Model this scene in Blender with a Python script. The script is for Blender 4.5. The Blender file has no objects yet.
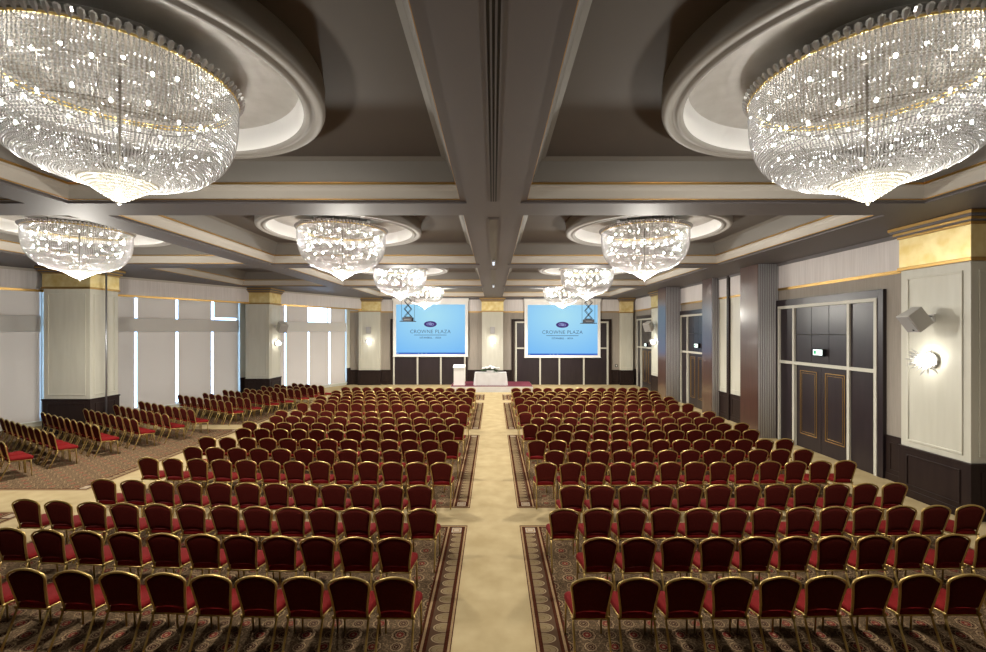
import bpy, bmesh, math, random
from math import pi, sin, cos, tan, atan2, sqrt
from mathutils import Vector, Matrix
random.seed(7)
SC = bpy.context.scene
COL = SC.collection

# ------------------------------------------------------------------ materials
def new_mat(name):
    m = bpy.data.materials.new(name); m.use_nodes = True
    nt = m.node_tree
    return m, nt, nt.nodes['Principled BSDF']

def mat(name, col, rough=0.6, metal=0.0, coat=0.0, spec=0.5, sheen=0.0):
    m, nt, b = new_mat(name)
    b.inputs['Base Color'].default_value = (*col, 1)
    b.inputs['Roughness'].default_value = rough
    b.inputs['Metallic'].default_value = metal
    b.inputs['Coat Weight'].default_value = coat
    b.inputs['Coat Roughness'].default_value = 0.12
    b.inputs['Specular IOR Level'].default_value = spec
    b.inputs['Sheen Weight'].default_value = sheen
    return m

def N(nt, typ, **kw):
    n = nt.nodes.new(typ)
    for k, v in kw.items(): setattr(n, k, v)
    return n
def L(nt, a, b): nt.links.new(a, b)
def math_n(nt, op, a, b=None):
    n = N(nt, 'ShaderNodeMath', operation=op)
    for i, v in enumerate((a, b)):
        if v is None: continue
        if isinstance(v, (int, float)): n.inputs[i].default_value = v
        else: L(nt, v, n.inputs[i])
    return n.outputs[0]
def mixc(nt, fac, a, b):
    n = N(nt, 'ShaderNodeMix', data_type='RGBA')
    if isinstance(fac, (int, float)): n.inputs[0].default_value = fac
    else: L(nt, fac, n.inputs[0])
    for i, v in ((6, a), (7, b)):
        if isinstance(v, tuple): n.inputs[i].default_value = (*v, 1)
        else: L(nt, v, n.inputs[i])
    return n.outputs[2]
def noise_mat(name, c1, c2, scale, rough=0.6, stretch=(1, 1, 1), bump=0.0, coat=0.0, metal=0.0, detail=4.0, spec=0.5):
    m, nt, b = new_mat(name)
    tc = N(nt, 'ShaderNodeTexCoord'); mp = N(nt, 'ShaderNodeMapping')
    mp.inputs['Scale'].default_value = stretch
    L(nt, tc.outputs['Object'], mp.inputs[0])
    no = N(nt, 'ShaderNodeTexNoise'); no.inputs['Scale'].default_value = scale; no.inputs['Detail'].default_value = detail
    L(nt, mp.outputs[0], no.inputs[0])
    fac = N(nt, 'ShaderNodeMapRange'); fac.inputs[1].default_value = .3; fac.inputs[2].default_value = .7
    L(nt, no.outputs[0], fac.inputs[0])
    L(nt, mixc(nt, fac.outputs[0], c1, c2), b.inputs['Base Color'])
    b.inputs['Roughness'].default_value = rough; b.inputs['Metallic'].default_value = metal
    b.inputs['Coat Weight'].default_value = coat; b.inputs['Coat Roughness'].default_value = 0.15
    b.inputs['Specular IOR Level'].default_value = spec
    if bump:
        bp = N(nt, 'ShaderNodeBump'); bp.inputs['Strength'].default_value = bump; bp.inputs['Distance'].default_value = .01
        L(nt, no.outputs[0], bp.inputs['Height']); L(nt, bp.outputs[0], b.inputs['Normal'])
    return m
def emit(name, col, strength):
    m = bpy.data.materials.new(name); m.use_nodes = True
    nt = m.node_tree; nt.nodes.clear()
    e = N(nt, 'ShaderNodeEmission'); e.inputs[0].default_value = (*col, 1); e.inputs[1].default_value = strength
    o = N(nt, 'ShaderNodeOutputMaterial'); L(nt, e.outputs[0], o.inputs[0])
    return m

M = {}
M['soffit'] = mat('taupe_soffit', (.125, .112, .110), .58)
M['coffer'] = mat('brown_coffer_panel', (.092, .080, .070), .65)
M['cove'] = mat('taupe_cove_plaster', (.165, .152, .132), .6)
M['cornice'] = mat('ivory_cornice', (.47, .43, .37), .55)
M['ring'] = mat('pale_plaster_ring', (.25, .235, .212), .55)
M['plaster'] = noise_mat('brushed_white_plaster', (.50, .48, .44), (.58, .56, .52), 5, .6)
M['gold'] = mat('antique_gold', (.48, .30, .10), .35, .9)
M['goldleaf'] = noise_mat('gold_leaf', (.74, .55, .20), (.92, .78, .42), 3.5, .38, metal=.6)
M['bronze'] = mat('dark_bronze_canopy', (.10, .085, .065), .5, .3)
M['brass'] = mat('polished_brass', (.62, .45, .16), .28, 1.0)
M['cream'] = noise_mat('cream_panelling', (.55, .53, .44), (.60, .58, .49), 2.5, .4, (3, 3, .4))
M['greige'] = noise_mat('greige_wallcovering', (.27, .235, .195), (.32, .28, .235), 30, .7, (1, 1, .05))
M['valance'] = noise_mat('white_fabric_valance', (.60, .56, .54), (.70, .66, .64), 22, .75, (1, 1, .04))
M['darkwood'] = noise_mat('dark_wenge_wood', (.020, .012, .011), (.028, .017, .014), 9, .42, (1, 1, .15), coat=0.0, spec=.16)
M['doorpanel'] = noise_mat('polished_dark_door_panel', (.020, .014, .017), (.027, .019, .022), 8, .30, (1, 1, .15), coat=.28, spec=.3)
M['pierwood'] = noise_mat('polished_mahogany', (.055, .026, .020), (.085, .040, .030), 7, .28, (3, 3, .12), coat=.8)
M['doorpanel'].node_tree.nodes['Principled BSDF'].inputs['Coat Roughness'].default_value = .30
M['batten'] = mat('cream_batten', (.55, .53, .45), .45)
M['flute'] = mat('grey_fluted_panel', (.44, .425, .43), .4)
M['white'] = mat('white_paint', (.78, .77, .74), .5)
M['blindbox'] = mat('grey_pelmet_box', (.62, .595, .56), .6)
M['speaker'] = mat('light_grey_speaker_shell', (.55, .53, .49), .5)
M['grille'] = mat('grey_speaker_grille', (.33, .32, .31), .6)
M['black'] = mat('black_metal', (.008, .008, .010), .7, spec=.2)
M['steel'] = mat('brushed_steel', (.42, .43, .46), .35, .8)
M['dark'] = mat('dark_slot', (.006, .006, .008), .6)
M['cloth'] = noise_mat('white_table_linen', (.58, .565, .555), (.66, .645, .64), 3, .8)
M['burgundy'] = noise_mat('burgundy_stage_carpet', (.12, .012, .028), (.17, .018, .04), 60, .9)
M['leaf'] = mat('dark_green_leaf', (.03, .07, .02), .5)
M['flower'] = mat('white_petal', (.85, .82, .80), .6)
M['fabric'] = noise_mat('crimson_chair_fabric', (.135, .005, .005), (.170, .007, .007), 40, .85, bump=.05, spec=.12)
M['shadedback'] = noise_mat('shaded_maroon_chair_back', (.072, .010, .008), (.092, .014, .010), 40, .9, spec=.05)  # chair fabric darkened to maroon: shade of the unlit backs put into the colour
M['chairgold'] = mat('satin_gold_chair_frame', (.50, .35, .115), .36, .72)
M['blackplastic'] = mat('black_foot_plastic', (.02, .02, .02), .5)
BULB = 310.0
M['bulb'] = emit('warm_white_bulb', (1.0, .96, .90), BULB)
M['sconcebulb'] = emit('sconce_bulb', (1.0, .96, .88), 34.0)
M['exit'] = emit('lit_exit_face', (.86, .98, .92), 2.2)
M['exitgreen'] = emit('exit_green', (.05, .55, .22), 1.0)
M['led'] = emit('blue_white_led', (.75, .85, 1.0), 5.0)

# crystal beads: glassy facets that let light through
def crystal(name, tint, tr):
    m = bpy.data.materials.new(name); m.use_nodes = True
    nt = m.node_tree; nt.nodes.clear()
    g = N(nt, 'ShaderNodeBsdfGlossy'); g.inputs[0].default_value = (1, 1, 1, 1); g.inputs[1].default_value = .12
    d = N(nt, 'ShaderNodeBsdfTranslucent'); d.inputs[0].default_value = (*tint, 1)
    d2 = N(nt, 'ShaderNodeBsdfDiffuse'); d2.inputs[0].default_value = (*tint, 1)
    t = N(nt, 'ShaderNodeBsdfTransparent'); t.inputs[0].default_value = (.97, .97, .97, 1)
    a = N(nt, 'ShaderNodeMixShader'); a.inputs[0].default_value = .35; L(nt, d.outputs[0], a.inputs[1]); L(nt, d2.outputs[0], a.inputs[2])
    b = N(nt, 'ShaderNodeMixShader'); b.inputs[0].default_value = .42; L(nt, a.outputs[0], b.inputs[1]); L(nt, g.outputs[0], b.inputs[2])
    c = N(nt, 'ShaderNodeMixShader'); c.inputs[0].default_value = tr; L(nt, b.outputs[0], c.inputs[1]); L(nt, t.outputs[0], c.inputs[2])
    o = N(nt, 'ShaderNodeOutputMaterial'); L(nt, c.outputs[0], o.inputs[0])
    return m
M['bead'] = crystal('cut_crystal_bead', (.62, .62, .61), .06)
M['spike'] = crystal('bright_crystal_spike', (.92, .91, .88), .10)
M['cone'] = crystal('amber_tinted_crystal', (.50, .48, .41), .15)

# window glass: a clear thin pane
m = bpy.data.materials.new('window_glass'); m.use_nodes = True
nt = m.node_tree; nt.nodes.clear()
t = N(nt, 'ShaderNodeBsdfTransparent'); t.inputs[0].default_value = (.86, .93, 1, 1)
g = N(nt, 'ShaderNodeBsdfGlossy'); g.inputs[1].default_value = .02
mx = N(nt, 'ShaderNodeMixShader'); mx.inputs[0].default_value = .07
L(nt, t.outputs[0], mx.inputs[1]); L(nt, g.outputs[0], mx.inputs[2])
o = N(nt, 'ShaderNodeOutputMaterial'); L(nt, mx.outputs[0], o.inputs[0])
M['glass'] = m
# roller blind: woven cloth, a little daylight comes through
m = bpy.data.materials.new('roller_blind_cloth'); m.use_nodes = True
nt = m.node_tree; nt.nodes.clear()
d = N(nt, 'ShaderNodeBsdfDiffuse'); d.inputs[0].default_value = (.58, .55, .53, 1)
t = N(nt, 'ShaderNodeBsdfTranslucent'); t.inputs[0].default_value = (.80, .60, .45, 1)
mx = N(nt, 'ShaderNodeMixShader'); mx.inputs[0].default_value = .46
L(nt, d.outputs[0], mx.inputs[1]); L(nt, t.outputs[0], mx.inputs[2])
o = N(nt, 'ShaderNodeOutputMaterial'); L(nt, mx.outputs[0], o.inputs[0])
M['blind'] = m

# carpets ----------------------------------------------------------
M['beige'] = noise_mat('beige_aisle_carpet', (.40, .305, .160), (.50, .395, .225), 2.6, .92, detail=9, spec=.04)
M['line'] = noise_mat('maroon_border_line', (.052, .016, .009), (.075, .024, .014), 30, .95, spec=0.0)
M['tan'] = noise_mat('tan_border_line', (.29, .19, .10), (.37, .25, .135), 30, .95, spec=0.0)

def field_mat():
    m, nt, b = new_mat('medallion_field_carpet')
    tc = N(nt, 'ShaderNodeTexCoord'); sep = N(nt, 'ShaderNodeSeparateXYZ'); L(nt, tc.outputs['Object'], sep.inputs[0])
    def lattice(px, py, ox, oy, rx):
        u = math_n(nt, 'SUBTRACT', math_n(nt, 'FRACT', math_n(nt, 'ADD', math_n(nt, 'DIVIDE', sep.outputs[0], px), ox)), .5)
        v = math_n(nt, 'SUBTRACT', math_n(nt, 'FRACT', math_n(nt, 'ADD', math_n(nt, 'DIVIDE', sep.outputs[1], py), oy)), .5)
        u = math_n(nt, 'MULTIPLY', u, px / rx); v = math_n(nt, 'MULTIPLY', v, py / rx)
        r = math_n(nt, 'SQRT', math_n(nt, 'ADD', math_n(nt, 'MULTIPLY', u, u), math_n(nt, 'MULTIPLY', v, v)))
        return r, math_n(nt, 'ARCTAN2', v, u)
    def ramp(r, stops):
        cr = N(nt, 'ShaderNodeValToRGB'); cr.color_ramp.interpolation = 'CONSTANT'
        e = cr.color_ramp.elements
        while len(e) < len(stops): e.new(.5)
        for i, (p, c) in enumerate(stops): e[i].position = p; e[i].color = c if len(c) == 4 else (*c, 1)
        L(nt, r, cr.inputs[0]); return cr
    bg1, bg2 = (.100, .066, .038), (.175, .115, .066)
    light, red, dk = (.33, .23, .13), (.17, .03, .024), (.050, .022, .016)
    no = N(nt, 'ShaderNodeTexNoise'); no.inputs['Scale'].default_value = 34; no.inputs['Detail'].default_value = 3; L(nt, tc.outputs['Object'], no.inputs[0])
    st = math_n(nt, 'GREATER_THAN', no.outputs[0], .52)
    col = mixc(nt, st, bg1, bg2)
    vo = N(nt, 'ShaderNodeTexVoronoi'); vo.inputs['Scale'].default_value = 26; L(nt, tc.outputs['Object'], vo.inputs[0])
    col = mixc(nt, math_n(nt, 'LESS_THAN', vo.outputs['Distance'], .20), col, light)
    for (ox, oy, rx, cc) in ((0, 0, .105, red), (.5, .5, .105, red), (.5, 0, .075, dk), (0, .5, .075, dk)):
        r, th = lattice(.54, .40, ox, oy, rx)
        wob = math_n(nt, 'MULTIPLY', math_n(nt, 'SINE', math_n(nt, 'MULTIPLY', th, 10.0)), .05)
        r2 = math_n(nt, 'ADD', r, wob)
        c = ramp(r2, [(0, light), (.14, cc), (.42, light), (.50, dk), (.66, bg2), (.80, light), (.93, dk)])
        col = mixc(nt, math_n(nt, 'LESS_THAN', r2, 1.0), col, c.outputs[0])
    L(nt, col, b.inputs['Base Color']); b.inputs['Roughness'].default_value = .95; b.inputs['Specular IOR Level'].default_value = 0.0
    return m
M['field'] = field_mat()

def palmette_mat():
    m, nt, b = new_mat('palmette_border_carpet')
    uv = N(nt, 'ShaderNodeUVMap'); sep = N(nt, 'ShaderNodeSeparateXYZ'); L(nt, uv.outputs[0], sep.inputs[0])
    u = sep.outputs[0]                                  # 0..1 across, 1 = towards the field
    v = math_n(nt, 'SUBTRACT', math_n(nt, 'FRACT', math_n(nt, 'DIVIDE', sep.outputs[1], .20)), .5)
    uu = math_n(nt, 'MULTIPLY', math_n(nt, 'SUBTRACT', u, .12), 1.25); vv = math_n(nt, 'MULTIPLY', v, 2.05)
    r = math_n(nt, 'SQRT', math_n(nt, 'ADD', math_n(nt, 'MULTIPLY', uu, uu), math_n(nt, 'MULTIPLY', vv, vv)))
    cr = N(nt, 'ShaderNodeValToRGB'); cr.color_ramp.interpolation = 'CONSTANT'; e = cr.color_ramp.elements
    st = [(0, (.24, .17, .09)), (.30, (.15, .095, .05)), (.34, (.24, .175, .095)), (.72, (.11, .06, .035)), (.78, (.33, .245, .145)), (.90, (.10, .058, .035))]
    while len(e) < len(st): e.new(.5)
    for i, (p, c) in enumerate(st): e[i].position = p; e[i].color = (*c, 1)
    L(nt, r, cr.inputs[0])
    L(nt, cr.outputs[0], b.inputs['Base Color']); b.inputs['Roughness'].default_value = .95; b.inputs['Specular IOR Level'].default_value = 0.0
    return m
M['palmette'] = palmette_mat()
M['tile'] = mat('pale_corner_carpet', (.44, .36, .27), .95, spec=.1)

# projected slide
m = bpy.data.materials.new('projected_blue_slide'); m.use_nodes = True
nt = m.node_tree; nt.nodes.clear()
uv = N(nt, 'ShaderNodeUVMap'); sep = N(nt, 'ShaderNodeSeparateXYZ'); L(nt, uv.outputs[0], sep.inputs[0])
dx = math_n(nt, 'SUBTRACT', sep.outputs[0], .5); dy = math_n(nt, 'SUBTRACT', sep.outputs[1], .78)
rr = math_n(nt, 'SQRT', math_n(nt, 'ADD', math_n(nt, 'MULTIPLY', dx, dx), math_n(nt, 'MULTIPLY', dy, dy)))
cr = N(nt, 'ShaderNodeValToRGB'); e = cr.color_ramp.elements
e[0].position = 0.0; e[0].color = (.45, .82, .98, 1); e[1].position = .85; e[1].color = (.22, .56, 1.0, 1)
L(nt, rr, cr.inputs[0])
em = N(nt, 'ShaderNodeEmission'); em.inputs[1].default_value = .92; L(nt, cr.outputs[0], em.inputs[0])
o = N(nt, 'ShaderNodeOutputMaterial'); L(nt, em.outputs[0], o.inputs[0])
M['slide'] = m
M['slidebar'] = emit('slide_task_bar', (.06, .17, .72), .8)
M['slideicon'] = emit('slide_icon', (.30, .55, .95), .8)
M['slideink'] = emit('slide_dark_ink', (.045, .05, .16), .8)
M['slidelogo'] = emit('slide_logo_purple', (.085, .045, .22), .8)
M['slidepale'] = emit('slide_logo_pale', (.42, .48, .85), .8)

# ------------------------------------------------------------------ mesh builder
class MB:
    def __init__(s): s.v = []; s.f = []; s.m = []; s.sm = []; s.uv = {}
    def add(s, vs, fs, mi=0, smooth=False):
        b = len(s.v); s.v.extend([tuple(p) for p in vs])
        for f in fs: s.f.append(tuple(b + i for i in f)); s.m.append(mi); s.sm.append(smooth)
    def quad(s, a, b, c, d, mi=0, uv=None):
        s.add([a, b, c, d], [(0, 1, 2, 3)], mi)
        if uv: s.uv[len(s.f) - 1] = uv
    def box(s, x0, y0, z0, x1, y1, z1, mi=0):
        s.obox(Vector(((x0+x1)/2, (y0+y1)/2, (z0+z1)/2)), Vector((1,0,0)), Vector((0,1,0)), Vector((0,0,1)), abs(x1-x0), abs(y1-y0), abs(z1-z0), mi)
    def obox(s, c, ax, ay, az, lx, ly, lz, mi=0, bev=0.0):
        ax, ay, az = ax*lx/2, ay*ly/2, az*lz/2
        p = [c + ax*i + ay*j + az*k for i in (-1, 1) for j in (-1, 1) for k in (-1, 1)]
        s.add(p, [(0,1,3,2), (4,6,7,5), (0,4,5,1), (2,3,7,6), (0,2,6,4), (1,5,7,3)], mi)
    def tube(s, pts, r, n=8, mi=0, closed=False, cap=True):
        pts = [Vector(p) for p in pts]; k = len(pts); rings = []
        rad = r if isinstance(r, (list, tuple)) else [r]*k
        prev = None
        for i, p in enumerate(pts):
            if closed: t = pts[(i+1) % k] - pts[i-1]
            else: t = pts[min(i+1, k-1)] - pts[max(i-1, 0)]
            t.normalize()
            if prev is None:
                up = Vector((0,0,1)) if abs(t.z) < .9 else Vector((1,0,0))
                a = t.cross(up).normalized()
            else:
                a = (prev - t*prev.dot(t)).normalized()
            prev = a; b = t.cross(a)
            rings.append([p + (a*cos(2*pi*j/n) + b*sin(2*pi*j/n))*rad[i] for j in range(n)])
        vs = [q for rg in rings for q in rg]; fs = []
        for i in range(k if closed else k-1):
            i2 = (i+1) % k
            for j in range(n):
                j2 = (j+1) % n
                fs.append((i*n+j, i*n+j2, i2*n+j2, i2*n+j))
        if cap and not closed:
            fs.append(tuple(range(n))[::-1]); fs.append(tuple((k-1)*n+j for j in range(n)))
        s.add(vs, fs, mi, True)
    def lathe(s, prof, n=48, c=(0,0,0), mi=0, smooth=True, closed=False):
        vs = []; fs = []; k = len(prof)
        for (r, z) in prof:
            for j in range(n):
                a = 2*pi*j/n; vs.append((c[0]+r*cos(a), c[1]+r*sin(a), c[2]+z))
        for i in range(k if closed else k-1):
            i2 = (i+1) % k
            for j in range(n):
                j2 = (j+1) % n; fs.append((i*n+j, i*n+j2, i2*n+j2, i2*n+j))
        s.add(vs, fs, mi, smooth)
    def sphere(s, c, r, nu=10, nv=6, mi=0, sc=(1,1,1)):
        vs = [(c[0], c[1], c[2]+r*sc[2])]; fs = []
        for i in range(1, nv):
            ph = pi*i/nv
            for j in range(nu):
                a = 2*pi*j/nu; vs.append((c[0]+r*sc[0]*sin(ph)*cos(a), c[1]+r*sc[1]*sin(ph)*sin(a), c[2]+r*sc[2]*cos(ph)))
        vs.append((c[0], c[1], c[2]-r*sc[2])); e = len(vs)-1
        for j in range(nu):
            fs.append((0, 1+j, 1+(j+1)%nu)); fs.append((e, e-nu+(j+1)%nu, e-nu+j))
        for i in range(nv-2):
            for j in range(nu):
                a = 1+i*nu+j; b = 1+i*nu+(j+1)%nu; fs.append((a, a+nu, b+nu, b))
        s.add(vs, fs, mi, True)
    def mesh(s, name, mats):
        me = bpy.data.meshes.new(name); me.from_pydata(s.v, [], s.f)
        for x in mats: me.materials.append(M[x] if isinstance(x, str) else x)
        me.polygons.foreach_set('material_index', s.m); me.polygons.foreach_set('use_smooth', s.sm)
        if s.uv:
            ul = me.uv_layers.new(name='UVMap')
            for fi, uvs in s.uv.items():
                p = me.polygons[fi]
                for k, li in enumerate(p.loop_indices): ul.data[li].uv = uvs[k]
        me.update(); return me
    def build(s, name, mats, parent=None, bevel=0.0, loc=None):
        if isinstance(mats, str): mats = [mats]
        o = bpy.data.objects.new(name, s.mesh(name, mats)); COL.objects.link(o)
        bm = bmesh.new(); bm.from_mesh(o.data); bmesh.ops.recalc_face_normals(bm, faces=bm.faces[:]) ; bm.to_mesh(o.data); bm.free()
        if parent: o.parent = parent
        if loc: o.location = loc
        if bevel:
            md = o.modifiers.new('bevel', 'BEVEL'); md.width = bevel; md.segments = 2; md.limit_method = 'ANGLE'
        return o

def tag(o, label, cat, group=None, kind=None):
    if label: o['label'] = label
    if cat: o['category'] = cat
    if group: o['group'] = group
    if kind: o['kind'] = kind
    return o
def thing(name, label, cat, loc=(0,0,0), rz=0.0, group=None):
    o = bpy.data.objects.new(name, None); COL.objects.link(o)
    o.location = loc; o.rotation_euler = (0, 0, rz); o.empty_display_size = .1
    return tag(o, label, cat, group)
def struct(o): o['kind'] = 'structure'; return o

# ------------------------------------------------------------------ camera   (one-point perspective, level)
F, EYE, XV, YV = 450.0, 3.5, 493.5, 332.0
cam = bpy.data.cameras.new('camera'); cam.sensor_fit = 'HORIZONTAL'; cam.sensor_width = 36.0; cam.lens = 36.0*F/986
cam.shift_x = (493.0 - XV)/986; cam.shift_y = (YV - 326.0)/986; cam.clip_start = .05; cam.clip_end = 200
co = bpy.data.objects.new('camera', cam); COL.objects.link(co); co.location = (0, 0, EYE); co.rotation_euler = (pi/2, 0, 0)
SC.camera = co

XR, YB, ZS, ZC = 9.40, 30.0, 5.75, 6.42        # right wall, back wall, soffit, coffer
SL = .556                                       # slant of the window wall
WT = Vector((SL, 1, 0)).normalized(); WN = Vector((WT.y, -WT.x, 0)); WO = Vector((-9.57, YB, 0))
def wl(s, d, z): return WO + WT*s + WN*d + Vector((0, 0, z))
def s_of_y(y): return (y - YB)/WT.y
def wbox(mb, s0, s1, d0, d1, z0, z1, mi=0):
    mb.obox(wl((s0+s1)/2, (d0+d1)/2, (z0+z1)/2), WT, WN, Vector((0,0,1)), abs(s1-s0), abs(d1-d0), abs(z1-z0), mi)

# ------------------------------------------------------------------ floor with laid carpets
fl = MB()
fp = [(XR+.3, -4), (XR+.3, YB+.3), (-9.57-.32, YB+.3), (-9.57-(YB+4)*SL-.32, -4)]
fl.add([(x, y, 0) for x, y in fp]+[(x, y, -.2) for x, y in fp], [(0,1,2,3), (7,6,5,4), (0,4,5,1), (1,5,6,2), (2,6,7,3), (3,7,4,0)], 0)
def rect(x0, y0, x1, y1, z, mi, uv=None): fl.quad((x0,y0,z), (x1,y0,z), (x1,y1,z), (x0,y1,z), mi, uv)
spans = [(-3.0, 8.14), (8.95, 15.3), (16.2, 22.3), (23.1, 25.2)]
MI = {'beige':0, 'field':1, 'line':2, 'tan':3, 'palmette':4, 'white':5}
def bordered(xa, xb, y0, y1, sides):
    """patterned field from xa (aisle side) to xb with a border band; xa/xb signed"""
    lo, hi = min(xa, xb), max(xa, xb); sg = 1 if xb > xa else -1
    rect(lo, y0, hi, y1, .001, MI['line'])
    rect(lo+.012, y0+.03, hi-.012, y1-.03, .0015, MI['tan'])
    rect(lo+.04, y0+.06, hi-.04, y1-.06, .002, MI['line'])
    # palmette band beside the aisle
    a, b = xa+sg*.085, xa+sg*.275
    l2, h2 = min(a, b), max(a, b)
    u0, u1 = (0, 1) if sg > 0 else (1, 0)
    rect(l2, y0+.33, h2, y1-.33, .0025, MI['palmette'], [(u0, y0), (u1, y0), (u1, y1), (u0, y1)])
    for (ya, yb) in ((y0+.10, y0+.29), (y1-.29, y1-.10)):
        rect(l2+.01, ya, h2-.01, yb, .0025, MI['white'])
        rect(l2+.03, ya+.03, h2-.03, yb-.03, .003, MI['tan'])
        rect(l2+.05, ya+.06, h2-.05, yb-.06, .0035, MI['white'])
    for (c0, c1, mt) in ((.315, .345, 'tan'), (.345, .375, 'line')):
        a, b = xa+sg*c0, xa+sg*c1; rect(min(a,b), y0+.06, max(a,b), y1-.06, .0025, MI[mt])
    a, b = xa+sg*.375, xb-sg*.08
    rect(min(a,b), y0+.10, max(a,b), y1-.10, .0025, MI['field'])
for (y0, y1) in spans:
    bordered(.47, 7.75, y0, y1, 1); bordered(-.47, -7.75, y0, y1, 1)
for (y0, y1) in ((-3.0, 8.75), (9.95, 16.2), (17.0, 22.5)):
    bordered(-9.0, -9.30-(YB-y0)*SL+.7 if False else -9.0-14.0*(1-y0/34), y0, y1, 1)
fl = struct(fl.build('floor', ['beige', 'field', 'line', 'tan', 'palmette', 'tile']))

# ------------------------------------------------------------------ ceiling
bays = []      # x0,x1,y0,y1,ring?
BX = [(-13.8, -8.2), (-7.45, -.47), (.47, 7.55)]
BYS = [(1.3, 7.88), (8.68, 15.1), (15.85, 22.2), (23.0, 28.9)]
CX = [-10.85, -3.96, 3.96]; CY = [4.76, 11.8, 19.1, 25.9]
for i, bx in enumerate(BX):
    for j, by in enumerate(BYS):
        if i == 0 and j == 3: continue
        b = [bx[0], bx[1], by[0], by[1], None]
        if i == 0 and j == 2: b[0] = -12.4
        if i > 0 or j == 1: b[4] = (CX[i], CY[j])
        bays.append(b)
ce = MB()
xs = sorted({-32.0, XR+.3, -12.4} | {v for b in BX for v in b}); ys = sorted({-4.0, YB+.3} | {v for b in BYS for v in b})
def in_bay(x, y): return any(b[0] < x < b[1] and b[2] < y < b[3] for b in bays)
for i in range(len(xs)-1):
    for j in range(len(ys)-1):
        if not in_bay((xs[i]+xs[i+1])/2, (ys[j]+ys[j+1])/2):
            ce.quad((xs[i],ys[j],ZS), (xs[i+1],ys[j],ZS), (xs[i+1],ys[j+1],ZS), (xs[i],ys[j+1],ZS), 0)
RO, RI, ZR, ZD = 2.04, 1.80, 6.10, 6.56
prof = [(0, ZS, 0), (.0, ZS+.03, 0), (.11, ZS+.03, 0), (.11, ZS+.05, 3), (.12, ZS+.05, 3), (.12, ZS+.08, 1), (.13, ZS+.18, 1), (.15, ZS+.23, 1), (.17, ZS+.25, 1), (.17, ZS+.275, 1),
        (.175, ZS+.275, 3), (.175, ZS+.31, 3), (.19, ZS+.31, 3), (.20, ZS+.32, 2), (.32, ZS+.62, 2), (.40, ZC, 2)]
for (x0, x1, y0, y1, rc) in bays:
    loops = [[(x0+o, y0+o, z), (x1-o, y0+o, z), (x1-o, y1-o, z), (x0+o, y1-o, z)] for (o, z, _) in prof]
    for k in range(len(prof)-1):
        for q in range(4):
            ce.quad(loops[k][q], loops[k][(q+1)%4], loops[k+1][(q+1)%4], loops[k+1][q], prof[k+1][2])
    X0, X1, Y0, Y1 = x0+.40, x1-.40, y0+.40, y1-.40
    if rc is None:
        ce.quad((X0,Y0,ZC), (X1,Y0,ZC), (X1,Y1,ZC), (X0,Y1,ZC), 4); continue
    n = 72; inner = []; outer = []
    cx, cy = rc
    R2 = RO - .04
    for k in range(n):
        a = 2*pi*(k+.5)/n; dx, dy = cos(a), sin(a)
        t = min((X1-cx)/dx if dx > 0 else (X0-cx)/dx if dx < 0 else 1e9, (Y1-cy)/dy if dy > 0 else (Y0-cy)/dy if dy < 0 else 1e9)
        inner.append((cx+R2*dx, cy+R2*dy, ZC)); outer.append((cx+t*dx, cy+t*dy, ZC))
    ce.add(inner+outer, [(k, (k+1)%n, n+(k+1)%n, n+k) for k in range(n)], 4)
    for (qx, qy) in ((X0,Y0), (X1,Y0), (X1,Y1), (X0,Y1)):          # corner fill
        best = sorted(range(n), key=lambda k: -((outer[k][0]-cx)*(qx-cx)+(outer[k][1]-cy)*(qy-cy))/1)[:0]
        ang = atan2(qy-cy, qx-cx); k = int((ang % (2*pi))/(2*pi)*n - .5) % n
        ce.add([outer[k], outer[(k+1)%n], (qx, qy, ZC)], [(0, 1, 2)], 4)
ceiling = struct(ce.build('ceiling', ['soffit', 'cornice', 'cove', 'gold', 'coffer']))
# close the top of the room (roof slab) so daylight only enters by the windows
rf = MB(); rf.box(-32, -4, 7.0, XR+.3, YB+.3, 7.2); struct(rf.build('ceiling', 'coffer'))

tr = 1
def trim(mb, mats, bevel=0.0):
    global tr
    o = mb.build('trim_%d' % tr, mats, bevel=bevel); tr += 1
    return struct(o)
# dropped plaster rings with a white dome
for (x0, x1, y0, y1, rc) in bays:
    if rc is None: continue
    mb = MB()
    p = [(RO, ZC), (RO+.005, ZR+.05), (RO-.005, ZR+.02), (RO-.03, ZR), (RO-.10, ZR), (RO-.11, ZR+.015), (RO-.15, ZR+.015), (RO-.165, ZR-.005), (RO-.20, ZR-.01), (RI+.01, ZR+.01), (RI, ZR+.03)]
    mb.lathe([(r, z) for r, z in p], 96, (rc[0], rc[1], 0), 0)
    mb.lathe([(RI, ZR+.03), (RI-.01, ZR+.24), (RI-.05, ZR+.32)], 96, (rc[0], rc[1], 0), 2)
    mb.lathe([(RI-.05, ZR+.32), (RI-.12, ZR+.35), (1.25, ZD-.10), (.02, ZD-.10)], 96, (rc[0], rc[1], 0), 1)
    trim(mb, ['ring', 'plaster', 'white'])

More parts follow.
